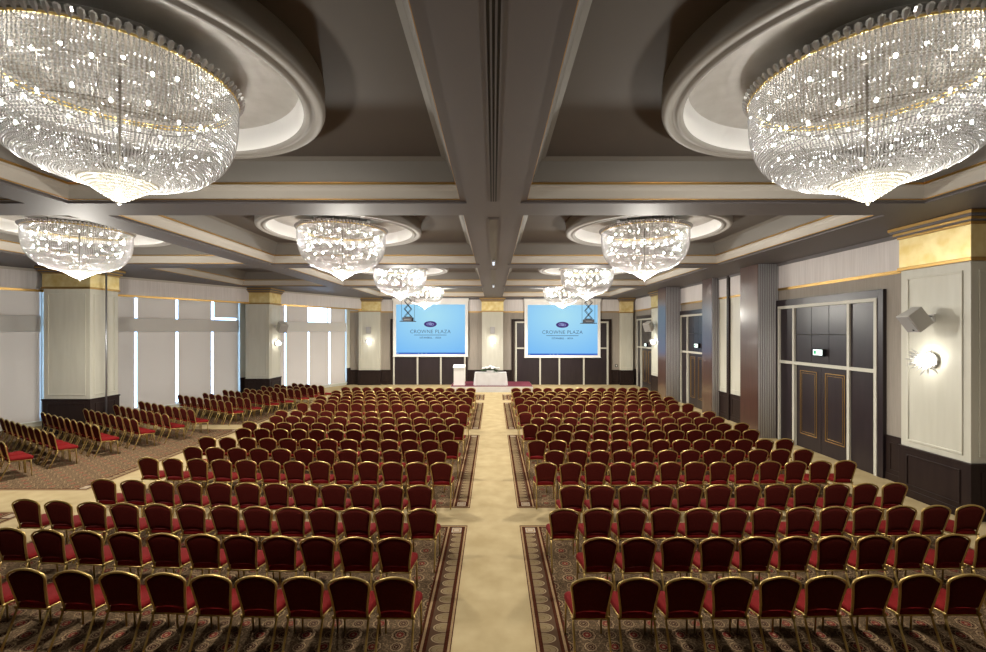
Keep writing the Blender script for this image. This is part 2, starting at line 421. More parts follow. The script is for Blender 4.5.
# centre-beam slot grille and light track
for (ya, yb, mode) in ((1.4, 7.75, 0), (8.85, 14.9, 1), (16.0, 22.0, 1)):
    mb = MB()
    if mode == 0:
        for k in (-1, 0, 1): mb.box(k*.040-.011, ya, ZS-.006, k*.040+.011, yb, ZS+.002, 0)
        for k in (-1.5, -.5, .5, 1.5): mb.box(k*.040-.007, ya, ZS-.012, k*.040+.007, yb, ZS+.002, 1)
        o = mb.build('ceiling_vent', ['dark', 'soffit'])
        tag(o, 'long black slot air vent in the centre ceiling beam nearest the camera', 'air vent')
    else:
        mb.box(-.11, ya, -.016, .11, yb, -.002, 0); mb.box(-.085, ya+.06, -.022, .085, yb-.06, -.012, 1)
        t = thing('light_track', 'recessed light track in centre ceiling beam, ' + ('second bay from the camera' if ya < 10 else 'third bay, nearer the stage'), 'track light', (0, 0, ZS))
        mb.build('housing', ['soffit', 'bronze'], t)
        for yy in (yb-.5, yb-.9):
            s = MB(); s.lathe([(.0, -.05), (.045, -.05), (.055, 0), (.04, .03)], 16, (0, yy, -.05)); s.build('lamp_can', 'steel', t)
            s = MB(); s.lathe([(0, -.002), (.036, -.002), (.036, .0)], 12, (0, yy, -.10)); s.build('lamp_lens', 'led', t)

# ------------------------------------------------------------------ wall helpers
def panel_frame(mb, o, u, v, w, h, t, n, mi=0, proud=.02):
    """a rectangular moulding of bar width t on a face: o lower-left corner, u/v unit vectors, n outward"""
    for (cu, cv, lu, lv) in ((w/2, t/2, w, t), (w/2, h-t/2, w, t), (t/2, h/2, t, h-2*t), (w-t/2, h/2, t, h-2*t)):
        mb.obox(o + u*cu + v*cv + n*(proud/2), u, v, n, lu, lv, proud, mi)
U = {'x': Vector((1,0,0)), 'y': Vector((0,1,0)), 'z': Vector((0,0,1))}

def pillar(x0, x1, y0, y1, faces, zd=1.06, zg=4.82, crown=.16):
    """cream panelled pillar: dark wood base, gold-leaf capital, gold crown"""
    mb = MB()
    mb.box(x0, y0, zd, x1, y1, zg, 0)
    mb.box(x0-.03, y0-.03, 0, x1+.03, y1+.03, zd-.05, 1)
    mb.box(x0-.05, y0-.05, zd-.05, x1+.05, y1+.05, zd, 1)
    mb.box(x0-.05, y0-.05, 0, x1+.05, y1+.05, .16, 1)
    mb.box(x0-.05, y0-.05, zg, x1+.05, y1+.05, zg+.07, 3)
    mb.box(x0-.025, y0-.025, zg+.07, x1+.025, y1+.025, 5.50, 2)
    for k, (e, z) in enumerate(((.05, 5.50), (.09, 5.55), (.10, 5.58), (.14, 5.63), (.16, 5.68))):
        mb.box(x0-e, y0-e, z, x1+e, y1+e, z+(.052 if k < 4 else .065), 3 if k % 2 == 0 else 4)
    for f in faces:
        if f == '-x': o, u, n, w = Vector((x0, y1, 0)), -U['y'], -U['x'], y1-y0
        elif f == '+x': o, u, n, w = Vector((x1, y0, 0)), U['y'], U['x'], y1-y0
        else: o, u, n, w = Vector((x0, y0, 0)), U['x'], -U['y'], x1-x0
        panel_frame(mb, o+u*.14+U['z']*(zd+.12), u, U['z'], w-.28, zg-zd-.28, .045, n, 0, .022)
        panel_frame(mb, o+u*.16+U['z']*.24+n*.03, u, U['z'], w-.32, zd-.40, .03, n, 1, .018)
    return trim(mb, ['cream', 'darkwood', 'goldleaf', 'gold', 'soffit'], .006)

def wall_bands(mb, p, u, n, w, zd=1.0, zg=4.85, greige=2):
    """dado, wall covering, gold trim, white valance laid on a wall face"""
    def slab(z0, z1, pr, mi): mb.obox(p + u*(w/2) + U['z']*((z0+z1)/2) + n*(pr/2), u, n, U['z'], w, pr, z1-z0, mi)
    slab(0, zd, .03, 1); slab(zd-.05, zd, .05, 1); slab(0, .16, .045, 1)
    slab(zd, zg, .012, greige); slab(zg, zg+.08, .05, 3); slab(zg+.08, 5.66, .025, 4); slab(5.66, 5.75, .07, 5)
    k = max(1, round(w/1.1)); cw = w/k
    for i in range(k): panel_frame(mb, p+u*(i*cw+.10)+U['z']*.24+n*.03, u, U['z'], cw-.2, zd-.40, .03, n, 1, .015)

WM = ['white', 'darkwood', 'greige', 'gold', 'valance', 'soffit', 'cream']
# right wall
mb = MB(); mb.box(XR+.001, -4, 0, XR+.3, YB+.3, 5.9, 2)
for (a, b, g) in ((9.77, 10.75, 2), (15.9, 18.7, 6), (23.6, 24.4, 2), (25.7, 26.0, 2), (29.3, 29.99, 2)):
    wall_bands(mb, Vector((XR, b, 0)), -U['y'], -U['x'], b-a, 1.06, 4.85, g)
for (a, b) in ((10.75, 14.8), (19.6, 22.5), (26.0, 29.3)):     # above the door units
    for (z0, z1, pr, mi) in ((4.2, 4.85, .012, 2), (4.85, 4.93, .05, 3), (4.93, 5.66, .025, 4), (5.66, 5.75, .07, 5)):
        mb.box(XR-pr, a, z0, XR, b, z1, mi)
panel_frame(mb, Vector((XR-.012, 17.75, 1.2)), -U['y'], U['z'], 1.1, 3.5, .04, -U['x'], 6)
panel_frame(mb, Vector((XR-.012, 18.65, 1.2)), -U['y'], U['z'], .6, 3.5, .04, -U['x'], 6)
mb.box(XR-.09, 17.82, 0, XR, 17.98, 5.74, 1)
struct(mb.build('wall_right', WM))
pillar(8.85, XR, 8.34, 9.77, ('-x', '-y'))
pillar(9.0, XR, 24.45, 25.65, ('-x', '-y'))
# piers: fluted grey end, polished mahogany flank
for (x0, y0, y1) in ((8.73, 14.82, 15.9), (9.10, 18.7, 19.6), (8.63, 22.5, 23.6)):
    mb = MB(); mb.box(x0, y0+.03, 0, XR, y1, 5.745, 0)
    w = XR-x0; k = max(4, round(w/.075)); cw = w/k
    for i in range(k):
        mb.tube([(x0+(i+.5)*cw, y0+.03, 0), (x0+(i+.5)*cw, y0+.03, 5.745)], cw*.40, 8, 1)
    mb.box(x0-.012, y0+.02, 0, x0, y1, 5.745, 0)
    trim(mb, ['pierwood', 'flute'])

# door units on the right wall
dn = 1
def door_unit(ya, yb, leaf_a, leaf_b, glaze=3):
    global dn
    root = bpy.data.objects.new('door_%d' % dn, None); COL.objects.link(root); root.location = (XR, (ya+yb)/2, 0); root['kind'] = 'structure'
    dn += 1
    def bld(mb, name, mats, par=None, bevel=0.004):
        ob = mb.build(name, mats, root if par is None else par, bevel)
        if par is None: ob.matrix_parent_inverse = Matrix.Translation(-Vector(root.location))
        else: ob.matrix_parent_inverse = Matrix.Translation(-Vector(root.location))
        return ob
    x = XR
    f = MB(); f.box(x-.10, ya, 0, x, ya+.16, 4.53, 0); f.box(x-.10, yb-.10, 0, x, yb, 4.53, 0); f.box(x-.10, ya+.16, 4.33, x, yb-.10, 4.53, 0)
    bld(f, 'door_surround', ['doorpanel'])
    y0, y1 = ya+.16, yb-.10
    b = MB(); t = .085
    for yy in (y0, leaf_a-t, leaf_b, y1-t): b.box(x-.12, yy, 0, x-.03, yy+t, 4.24, 0)
    b.box(x-.121, y0, 4.24, x-.03, y1, 4.33, 0); b.box(x-.121, y0+t, 2.50, x-.03, y1-t, 2.59, 0)
    bld(b, 'batten_frame', ['batten'])
    for (pa, pb) in ((y0+t, leaf_a-t), (leaf_b+t, y1-t)):
        if pb-pa < .05: continue
        p = MB(); p.box(x-.07, pa, 0, x-.03, pb, 2.50); p.box(x-.07, pa, 2.59, x-.03, pb, 4.24)
        bld(p, 'side_panel', ['doorpanel'])
    p = MB(); w = (leaf_b-leaf_a)/glaze
    for i in range(glaze):
        for (z0, z1) in ((2.59, 3.42), (3.43, 4.24)): p.box(x-.07, leaf_a+i*w+.006, z0, x-.03, leaf_a+(i+1)*w-.006, z1)
    bld(p, 'overdoor_panel', ['doorpanel'])
    mid = (leaf_a+leaf_b)/2
    for (a, bb, hs) in ((leaf_a, mid-.004, -1), (mid+.004, leaf_b, 1)):
        l = MB(); l.box(x-.035, a, .01, x, bb, 2.50, 0)
        o = Vector((x-.035, bb-.16, .42)); wv = bb-a-.32
        if wv > .1:
            panel_frame(l, o, -U['y'], U['z'], wv, 1.92, .022, -U['x'], 1, .012)
            panel_frame(l, o+Vector((0, -.07, .07)), -U['y'], U['z'], wv-.14, 1.78, .012, -U['x'], 1, .010)
        leaf = bld(l, 'door_leaf', ['doorpanel', 'gold'])
        h = MB(); hy = mid + hs*.09
        h.tube([(x-.11, hy, .85), (x-.11, hy, 1.55)], .016, 10)
        for zz in (.95, 1.45): h.tube([(x-.11, hy, zz), (x-.036, hy, zz)], .012, 8)
        for zz in (.85, 1.55): h.sphere((x-.11, hy, zz), .024, 10, 6)
        bld(h, 'door_handle', ['brass'], leaf)
        kpl = MB(); kpl.box(x-.043, a+.03, .03, x-.035, bb-.03, .22); bld(kpl, 'kick_plate', ['brass'], leaf)
    return root
door_unit(10.75, 14.80, 11.83, 13.90)
door_unit(19.62, 22.48, 19.95, 21.55)
door_unit(26.0, 29.3, 26.4, 28.35)
def exit_sign(y, z, where):
    t = thing('exit_sign', 'lit white emergency exit sign above the ' + where, 'exit sign', (XR-.071, y, z))
    a = MB(); a.box(-.10, -.24, -.10, 0, .24, .10); a.build('housing', 'black', t, .006)
    a = MB(); a.box(-.106, -.215, -.08, -.10, .14, .08); a.build('lit_face', 'exit', t)
    a = MB(); a.box(-.109, .02, -.05, -.106, .11, .05); a.build('pictogram', 'exitgreen', t)
exit_sign(12.85, 2.92, 'double door nearest the camera'); exit_sign(20.55, 2.88, 'second double door along the right wall'); exit_sign(27.4, 2.72, 'far double door by the back right corner')

# ------------------------------------------------------------------ back wall
mb = MB(); mb.box(-9.9, YB+.001, 0, XR+.3, YB+.3, 5.9, 2)
for (a, b) in ((-9.55, -6.85), (-1.72, 1.2), (7.85, XR-.06)):
    wall_bands(mb, Vector((a, YB, 0)), U['x'], -U['y'], b-a, .98, 4.80)
for (a, b) in ((-6.85, -1.72), (1.2, 7.85)):
    for (z0, z1, pr, mi) in ((4.3, 4.80, .012, 2), (4.80, 4.88, .05, 3), (4.88, 5.66, .025, 4), (5.66, 5.75, .07, 5)):
        mb.box(a, YB-pr, z0, b, YB, z1, mi)
struct(mb.build('wall_back', WM))
pillar(-.76, .63, 29.7, YB, ('-y',), .98, 4.83); pillar(-8.90, -7.50, 29.7, YB, ('-y',), .98, 4.83); pillar(8.40, 9.20, 29.7, YB, ('-y',), .98, 4.75)
def back_unit(xa, xb, battens, zt, lite=None):
    global dn
    root = bpy.data.objects.new('door_%d' % dn, None); COL.objects.link(root); root['kind'] = 'structure'; dn += 1
    root.location = ((xa+xb)/2, YB, 0); inv = Matrix.Translation(-Vector(root.location))
    f = MB(); f.box(xa, YB-.10, 0, xa+.16, YB, zt); f.box(xb-.16, YB-.10, 0, xb, YB, zt); f.box(xa+.16, YB-.10, zt-.16, xb-.16, YB, zt)
    f.build('door_surround', ['darkwood'], root, .004).matrix_parent_inverse = inv
    b = MB()
    for x in battens: b.box(x-.05, YB-.12, 0, x+.05, YB-.03, zt-.26)
    b.box(battens[0]-.05, YB-.121, zt-.26, battens[-1]+.05, YB-.03, zt-.16); b.box(battens[0]+.05, YB-.115, 2.38, battens[-1]-.05, YB-.03, 2.47)
    b.build('batten_frame', ['batten'], root).matrix_parent_inverse = inv
    for i in range(len(battens)-1):
        p = MB(); p.box(battens[i]+.05, YB-.06, 0, battens[i+1]-.05, YB-.03, 2.38); p.box(battens[i]+.05, YB-.06, 2.47, battens[i+1]-.05, YB-.03, zt-.26)
        leaf = p.build('door_leaf', ['doorpanel'], root, .004); leaf.matrix_parent_inverse = inv
        if lite == i:
            g = MB(); g.box(battens[i]+.16, YB-.066, .98, battens[i+1]-.16, YB-.06, 2.2); go = g.build('vision_panel', ['greige'], leaf); go.matrix_parent_inverse = inv
back_unit(-6.85, -1.72, [-6.62, -5.05, -3.50, -1.90], 4.36)
back_unit(1.2, 7.85, [1.50, 3.10, 4.38, 6.00, 7.58], 4.36, 1)
o = MB(); o.box(8.10, YB-.05, 1.18, 8.26, YB-.012, 1.34, 0); o.box(8.14, YB-.056, 1.22, 8.22, YB-.05, 1.30, 1)
o = o.build('wall_socket', ['black', 'white']); tag(o, 'small dark wall plate with white insert right of the right-hand screen', 'wall socket')
# rear wall behind the camera
mb = MB(); mb.box(-32, -4.3, 0, XR+.3, -4, 7.0); struct(mb.build('wall_rear', 'darkwood'))

# ------------------------------------------------------------------ left window wall
wins = [(11.2, 16.88, [12.6, 14.1, 15.6]), (18.0, 23.45, [19.44, 20.86, 22.25]), (24.4, 29.75, [25.79, 27.17, 28.55])]
mb = MB()
edges = [s_of_y(-6)]
for (ya, yb, _) in wins: edges += [s_of_y(ya), s_of_y(yb)]
edges.append(s_of_y(YB+.3))
for k in range(0, len(edges), 2):
    wbox(mb, edges[k], edges[k+1], -.30, 0, 0, 5.9, 0)
    if edges[k+1]-edges[k] < 3: wbox(mb, edges[k], edges[k+1], 0, .05, 0, 1.12, 1)
for (ya, yb, _) in wins:
    a, b = s_of_y(ya), s_of_y(yb)
    wbox(mb, a, b, -.30, 0, 0, .14, 0); wbox(mb, a, b, -.30, 0, 5.15, 5.9, 0)
    wbox(mb, a, b, -.30, .06, .14, .17, 0)
struct(mb.build('wall_left', ['cream', 'darkwood']))
# deep bulkhead over the windows with a fabric-covered front and gold edge
for (a, b) in ((-24.0, -15.4), (-15.4, -7.6), (-7.6, .35)):
    mb = MB(); wbox(mb, a, b, .05, .88, 5.02, 5.75, 1); wbox(mb, a, b, .88, .905, 5.02, 5.66, 0)
    wbox(mb, a, b, .80, .94, 4.94, 5.02, 2); wbox(mb, a, b, .88, .95, 5.66, 5.745, 1)
    trim(mb, ['valance', 'cornice', 'gold'])
pillar(-15.45, -13.85, 15.45, 16.60, ('+x', '-y'), 1.20, 4.98)
pillar(-12.65, -11.43, 22.95, 24.15, ('+x', '-y'), 1.12, 4.92)
wname = ['the leftmost window', 'the middle window', 'the window nearest the stage']
ordn = ['first', 'second', 'third', 'fourth', 'fifth', 'sixth', 'seventh', 'eighth', 'ninth', 'tenth', 'eleventh', 'twelfth', 'thirteenth', 'fourteenth', 'fifteenth', 'sixteenth', 'seventeenth']
for wi, (ya, yb, gaps) in enumerate(wins):
    root = bpy.data.objects.new('window_%d' % (wi+1), None); COL.objects.link(root); root['kind'] = 'structure'
    root.location = wl((s_of_y(ya)+s_of_y(yb))/2, -.15, 0); inv = Matrix.Translation(-Vector(root.location))
    a, b = s_of_y(ya), s_of_y(yb); cuts = [a] + [s_of_y(g) for g in gaps] + [b]
    f = MB()
    for s in cuts[1:-1]: wbox(f, s-.025, s+.025, -.26, -.20, .14, 5.15)
    wbox(f, a, a+.05, -.28, -.18, .14, 5.15); wbox(f, b-.05, b, -.28, -.18, .14, 5.15)
    wbox(f, a+.05, b-.05, -.28, -.18, .14, .20); wbox(f, a+.05, b-.05, -.28, -.18, 5.09, 5.15); wbox(f, a+.05, b-.05, -.27, -.19, 3.75, 3.85)
    f.build('window_frame', ['white'], root).matrix_parent_inverse = inv
    for k in range(4):
        g = MB(); wbox(g, cuts[k]+.03, cuts[k+1]-.03, -.235, -.225, .20, 3.75); wbox(g, cuts[k]+.03, cuts[k+1]-.03, -.235, -.225, 3.85, 5.09)
        g.build('pane', ['glass'], root).matrix_parent_inverse = inv
    # boxed transom that hides the lower blinds' rollers
    tb = MB(); wbox(tb, a+.02, b-.12, -.10, .10, 3.50, 4.10); o = tb.build('pelmet_box', ['blindbox'], root, .01); o.matrix_parent_inverse = inv
    for k in range(4):
        for lvl in (0, 1):
            if wi == 2 and lvl == 1 and k == 2: continue
            gl = .055 if k > 0 else .06; gr = .055 if k < 3 else .10
            if lvl == 1: gl += (.02, .01, -.01, .03)[k]
            c0, c1 = cuts[k]+gl, cuts[k+1]-gr
            z0, z1 = (.17, 3.55) if lvl == 0 else (4.02, 5.10)
            if wi == 1 and lvl == 1 and k == 3: z0 = 4.22
            where = ('upper' if lvl else 'lower') + ' row, ' + ordn[k] + ' from left in ' + wname[wi]
            t = thing('roller_blind', 'pale grey roller blind, ' + where, 'roller blind', wl((c0+c1)/2, -.04, z0), atan2(WT.y, WT.x), 'roller blinds on the window wall')
            w = c1-c0
            bm_ = MB(); nseg = 1
            bm_.box(-w/2, -.002, .02, w/2, .002, z1-z0, 0); bm_.build('blind_cloth', 'blind', t)
            bm_ = MB(); bm_.box(-w/2, -.010, 0, w/2, .010, .025); bm_.build('bottom_bar', 'white', t)
# slender steel pole in front of the left pillar
po = MB(); po.tube([(0, 0, 0), (0, 0, 5.74)], .028, 12); po.lathe([(.0, .02), (.07, .02), (.07, 0)], 16)
po = po.build('service_pole', 'steel', loc=(-13.72, 15.94, 0)); tag(po, 'slender grey steel pole from floor to ceiling before the left cream pillar', 'pole')

# ------------------------------------------------------------------ chandelier
def bowl_r(z):   # z from 0 (rim) to -1.05 (bottom)
    return 1.10*(1 - min(1, abs(z)/1.05)**3.3)**(1/2.55)
def octa(vs, fs, c, r, rz=None, tw=0.0):
    b = len(vs); rz = rz or r; x, y, z = c; ct, s_ = cos(tw)*r, sin(tw)*r
    vs.extend([(x+ct, y+s_, z), (x-s_, y+ct, z), (x-ct, y-s_, z), (x+s_, y-ct, z), (x, y, z+rz), (x, y, z-rz)])
    for i in range(4):
        j = (i+1) % 4; fs.append((b+i, b+j, b+4)); fs.append((b+j, b+i, b+5))
def chandelier_meshes():
    out = {}
    # profile sampled by arc length
    pts = []; z = 0.0
    for k in range(400):
        zz = -1.048*(k/399); pts.append((bowl_r(zz), zz))
    acc = [0.0]
    for k in range(1, 400): acc.append(acc[-1] + sqrt((pts[k][0]-pts[k-1][0])**2 + (pts[k][1]-pts[k-1][1])**2))
    def at(s):
        lo = 0
        for k in range(1, 400):
            if acc[k] >= s:
                t = (s-acc[k-1])/max(1e-9, acc[k]-acc[k-1]); return (pts[k-1][0]+(pts[k][0]-pts[k-1][0])*t, pts[k-1][1]+(pts[k][1]-pts[k-1][1])*t)
        return None
    s_path = []; s = .02
    while True:
        q = at(s)
        if q is None or q[0] < .33: break
        s_path.append(q); s += .0275 if q[0] > .93 else .0225
    vs, fs = [], []
    NS = 184
    for i in range(NS):
        a = 2*pi*i/NS
        for k, (r, z) in enumerate(s_path):
            if r < .70 and (i % 2) and k % 2: continue
            if r < .48 and (i % 2): continue
            rb = .0128 if r > .93 else .0112
            octa(vs, fs, (r*cos(a), r*sin(a), z), rb, rb*1.15, a+k*.7)
    mb = MB(); mb.add(vs, fs, 0, False); out['bead_curtain'] = (mb.mesh('bead_curtain', ['bead']), 'stuff')
    # cone of bead rings
    vs, fs = [], []; nr = 11
    for k in range(nr):
        t = k/(nr-1); r = .35*(1-t)**.92+.012; z = -1.02-.235*t
        m_ = max(6, int(2*pi*r/.022))
        for i in range(m_):
            a = 2*pi*i/m_; octa(vs, fs, (r*cos(a), r*sin(a), z), .0135, .0135, a)
    mb = MB(); mb.add(vs, fs, 0, False); mb.lathe([(.34, -1.015), (.015, -1.255)], 32, mi=0); mb.sphere((0, 0, -1.265), .02, 8, 6)
    out['beaded_cone'] = (mb.mesh('beaded_cone', ['cone']), None)
    # crown of leaf-shaped crystals round the rim
    mb = MB(); n = 92
    for i in range(n):
        a = 2*pi*i/n; d = Vector((cos(a), sin(a), 0)); tvec = Vector((-sin(a), cos(a), 0))
        up = (Vector((0, 0, 1))*.75 + d*.55).normalized(); nn = tvec.cross(up); c = d*1.135 + Vector((0, 0, .03))
        vs = [c-up*.055]; 
        for (h, w_) in ((-.035, .016), (.0, .030), (.032, .028)):
            for q in range(6): vs.append(c+up*h+tvec*(w_*cos(q*pi/3))+nn*(w_*.55*sin(q*pi/3)))
        vs.append(c+up*.052); fs = []
        for q in range(6):
            q2 = (q+1) % 6; fs += [(0, 1+q2, 1+q), (19, 13+q, 13+q2)]
            for r_ in (0, 6): fs.append((1+r_+q, 1+r_+q2, 7+r_+q2, 7+r_+q))
        mb.add(vs, fs, 0, False)
    out['crystal_crown'] = (mb.mesh('crystal_crown', ['bead']), None)
    mb = MB()
    for (r, z, t) in ((1.105, 0, .012), (1.06, .02, .010), (.86, -.18, .006), (.86, -.53, .006), (.36, -1.0, .010), (.62, -.04, .008)):
        mb.tube([(r*cos(2*pi*k/64), r*sin(2*pi*k/64), z) for k in range(64)], t, 6, mi=0 if r > 1 else 1, closed=True)
    for k in range(12):
        a = 2*pi*k/12
        mb.tube([(1.1*cos(a), 1.1*sin(a), 0), (.62*cos(a), .62*sin(a), -.02), (.86*cos(a), .86*sin(a), -.16), (.86*cos(a), .86*sin(a), -.52), (.36*cos(a), .36*sin(a), -1.0)], .004, 5, 1)
        mb.tube([(.62*cos(a), .62*sin(a), -.02), (.62*cos(a), .62*sin(a), .335)], .008, 5, 1)
    mb.tube([(0, 0, .345), (0, 0, -1.0)], .02, 8, 1)
    out['frame'] = (mb.mesh('frame', ['brass', 'bronze']), None)
    mb = MB(); mb.lathe([(0, .31), (.68, .31), (.72, .33), (.72, .345), (0, .345)], 64)
    out['ceiling_plate'] = (mb.mesh('ceiling_plate', ['ring']), None)
    mb = MB(); mb.lathe([(0, .075), (1.00, .055), (1.04, .065), (1.04, .085), (0, .10)], 64)  # disc added to dim the dome and darken the gaps between strands
    out['added_canopy'] = (mb.mesh('added_canopy', ['bronze']), None)
    mb = MB(); mb.sphere((0, 0, 0), .0125, 8, 5, 0, (1, 1, 1.6)); bulb = mb.mesh('bulb', ['bulb'])
    pos = []
    for k in range(26):
        a = 2*pi*(k+.5)/26; pos.append((.90*cos(a), .90*sin(a), -.13 - .06*(k % 2)))
    for k in range(20):
        a = 2*pi*k/20; pos.append((.86*cos(a), .86*sin(a), -.46 - .07*(k % 2)))
    pos += [(.26*cos(2*pi*k/8), .26*sin(2*pi*k/8), -.96) for k in range(8)]
    return out, bulb, pos
FILL_SPOT, FILL_OMNI = 700.0, 300.0  # strengths of the unseen fill lights added under every chandelier
cparts, bulb_me, bulb_pos = chandelier_meshes()
def place_chandelier(x, y, label):
    t = thing('chandelier', label, 'chandelier', (x, y, 6.125), 0, 'crystal bowl chandeliers')
    for nm, (me, kind) in cparts.items():
        o = bpy.data.objects.new(nm, me); COL.objects.link(o); o.parent = t
        if kind: o['kind'] = kind
    near = (.45, .95, 1.25, 1.35)[[abs(y-c) < .1 for c in CY].index(True)]
    ld = bpy.data.lights.new('chandelier_fill_spot', 'SPOT'); ld.energy = FILL_SPOT*near; ld.color = (1.0, .95, .85); ld.shadow_soft_size = .14  # unseen spot added under the bowl to brighten floor and chairs
    ld.spot_size = math.radians(172); ld.spot_blend = .5
    lo = bpy.data.objects.new('chandelier_fill_spot', ld); COL.objects.link(lo); lo.parent = t; lo.location = (0, 0, -1.31)
    ld = bpy.data.lights.new('chandelier_fill_point', 'POINT'); ld.energy = FILL_OMNI*(.7 if y < 6 else 1.1); ld.color = (1.0, .95, .85); ld.shadow_soft_size = .14  # unseen point light added below the tip to fill walls and soffits
    lo = bpy.data.objects.new('chandelier_fill_point', ld); COL.objects.link(lo); lo.parent = t; lo.location = (0, 0, -1.62)
    for p in bulb_pos:
        o = bpy.data.objects.new('bulb', bulb_me); COL.objects.link(o); o.parent = t; o.location = p
names = {(1,0): 'huge crystal bowl chandelier at the upper left, nearest the camera', (2,0): 'huge crystal bowl chandelier at the upper right, nearest the camera',
  (0,1): 'crystal bowl chandelier hanging before the windows at far left', (1,1): 'crystal bowl chandelier left of the centre beam, second from the camera',
  (2,1): 'crystal bowl chandelier right of the centre beam, second from the camera', (1,2): 'crystal bowl chandelier left of the centre beam, third from the camera',
  (2,2): 'crystal bowl chandelier right of the centre beam, third from the camera', (1,3): 'farthest crystal bowl chandelier, overlapping the left projection screen top',
  (2,3): 'farthest crystal bowl chandelier, overlapping the right projection screen top'}
for (i, j), lb in names.items(): place_chandelier(CX[i], CY[j], lb)

# ------------------------------------------------------------------ chairs
def lerp(a, b, t): return a+(b-a)*t
def back_y(z):            # lean of the back: forward at the seat, top at y=0
    return .085*max(0, (.895-z)/.45)**1.2
def half_w(z):
    t = max(0, min(1, (z-.45)/.35)); return .171 + .047*(t**1.3)
def chair_geo():
    g = {}
    # seat: rounded trapezoid cushion, y from .06 to .50
    mb = MB(); ns = 14; outline = []
    yb_, yf = .085, .50; wb, wf = .185, .225; rc = .06
    def corner(cx, cy, a0, a1, r, n=4): return [(cx+r*cos(lerp(a0, a1, k/n)), cy+r*sin(lerp(a0, a1, k/n))) for k in range(n+1)]
    outline = corner(wb-rc*.6, yb_+rc*.6, -pi/2, 0, rc*.6) + corner(wf-rc, yf-rc, 0, pi/2, rc) + corner(-wf+rc, yf-rc, pi/2, pi, rc) + corner(-wb+rc*.6, yb_+rc*.6, pi, 3*pi/2, rc*.6)
    n = len(outline); cx, cy = 0, .30
    levels = [(.94, .405), (1.0, .420), (1.0, .455), (.965, .475), (.85, .487), (.45, .494)]
    vs = [(cx+(x-cx)*sc, cy+(y-cy)*sc, z) for (sc, z) in levels for (x, y) in outline]
    fs = [(k*n+i, k*n+(i+1)%n, (k+1)*n+(i+1)%n, (k+1)*n+i) for k in range(len(levels)-1) for i in range(n)]
    fs.append(tuple((len(levels)-1)*n+i for i in range(n))); fs.append(tuple(range(n))[::-1])
    mb.add(vs, fs, 0, True); g['seat'] = (mb, 'fabric')
    # backrest pad
    mb = MB(); nx, nz = 8, 7
    def pad(front):
        vv = []
        for k in range(nz+1):
            for i in range(nx+1):
                u = -1+2*i/nx; zt = .882-.088*abs(u)**2.3; zb = .508-.022*abs(u)**2
                z = lerp(zb, zt, k/nz); w = half_w(z)-.004
                edge = 1-max(abs(u)**6, abs(2*k/nz-1)**6)
                y = back_y(z) + ((.012+.030*edge) if front else (-.004-.006*edge))
                vv.append((u*w, y, z))
        return vv
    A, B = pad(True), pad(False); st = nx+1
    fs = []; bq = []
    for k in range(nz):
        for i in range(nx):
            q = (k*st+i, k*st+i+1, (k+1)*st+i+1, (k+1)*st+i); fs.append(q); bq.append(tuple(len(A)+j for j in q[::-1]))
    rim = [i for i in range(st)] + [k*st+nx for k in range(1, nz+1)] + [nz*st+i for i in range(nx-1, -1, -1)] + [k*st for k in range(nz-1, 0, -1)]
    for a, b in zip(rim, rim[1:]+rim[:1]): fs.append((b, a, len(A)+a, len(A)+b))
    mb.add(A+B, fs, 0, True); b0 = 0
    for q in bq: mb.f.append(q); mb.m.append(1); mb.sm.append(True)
    g['backrest'] = (mb, ['fabric', 'shadedback'])
    # back frame: one bent tube
    mb = MB(); path = []
    for z in (.43, .50, .58, .66, .73, .775): path.append((half_w(z)+.003, back_y(z), z))
    top = [(.217, .805), (.207, .828), (.184, .848), (.145, .866), (.098, .881), (.05, .891), (0, .894)]
    path += [(x, back_y(z), z) for x, z in top]
    path = path + [(-x, y, z) for (x, y, z) in path[-2::-1]]
    mb.tube(path, .0135, 8); g['back_frame'] = (mb, 'chairgold')
    # hand grip in the top rail
    mb = MB(); mb.sphere((0, .006, .874), .05, 10, 6, 0, (1.1, .16, .18)); g['hand_grip'] = (mb, 'fabric')
    # seat rails
    mb = MB(); mb.tube([(.186, .075, .43), (.205, .40, .402), (.205, .455, .400)], .011, 6); mb.tube([(-.186, .075, .43), (-.205, .40, .402), (-.205, .455, .400)], .011, 6)
    mb.tube([(-.205, .45, .398), (.205, .45, .398)], .011, 6); mb.tube([(-.186, .09, .410), (.186, .09, .410)], .011, 6)
    g['seat_frame'] = (mb, 'chairgold')
    legs = []
    for s in (-1, 1):
        mb = MB(); mb.tube([(s*.187, .092, .43), (s*.188, .06, .34), (s*.190, -.02, .15), (s*.192, -.085, .0)], .0125, 7); mb.sphere((s*.192, .078, .425), .020, 8, 5); legs.append(mb)
        mb = MB(); mb.tube([(s*.205, .44, .40), (s*.205, .448, .30), (s*.206, .462, 0)], .0115, 7); legs.append(mb)
    return g, legs
cg, clegs = chair_geo()
chair_parts = [(nm, mb.mesh(nm, mt if isinstance(mt, list) else [mt])) for nm, (mb, mt) in cg.items()] + [('leg', mb.mesh('leg', ['chairgold'])) for mb in clegs]
for nm, me in chair_parts:
    bm = bmesh.new(); bm.from_mesh(me); bmesh.ops.recalc_face_normals(bm, faces=bm.faces[:]); bm.to_mesh(me); bm.free()

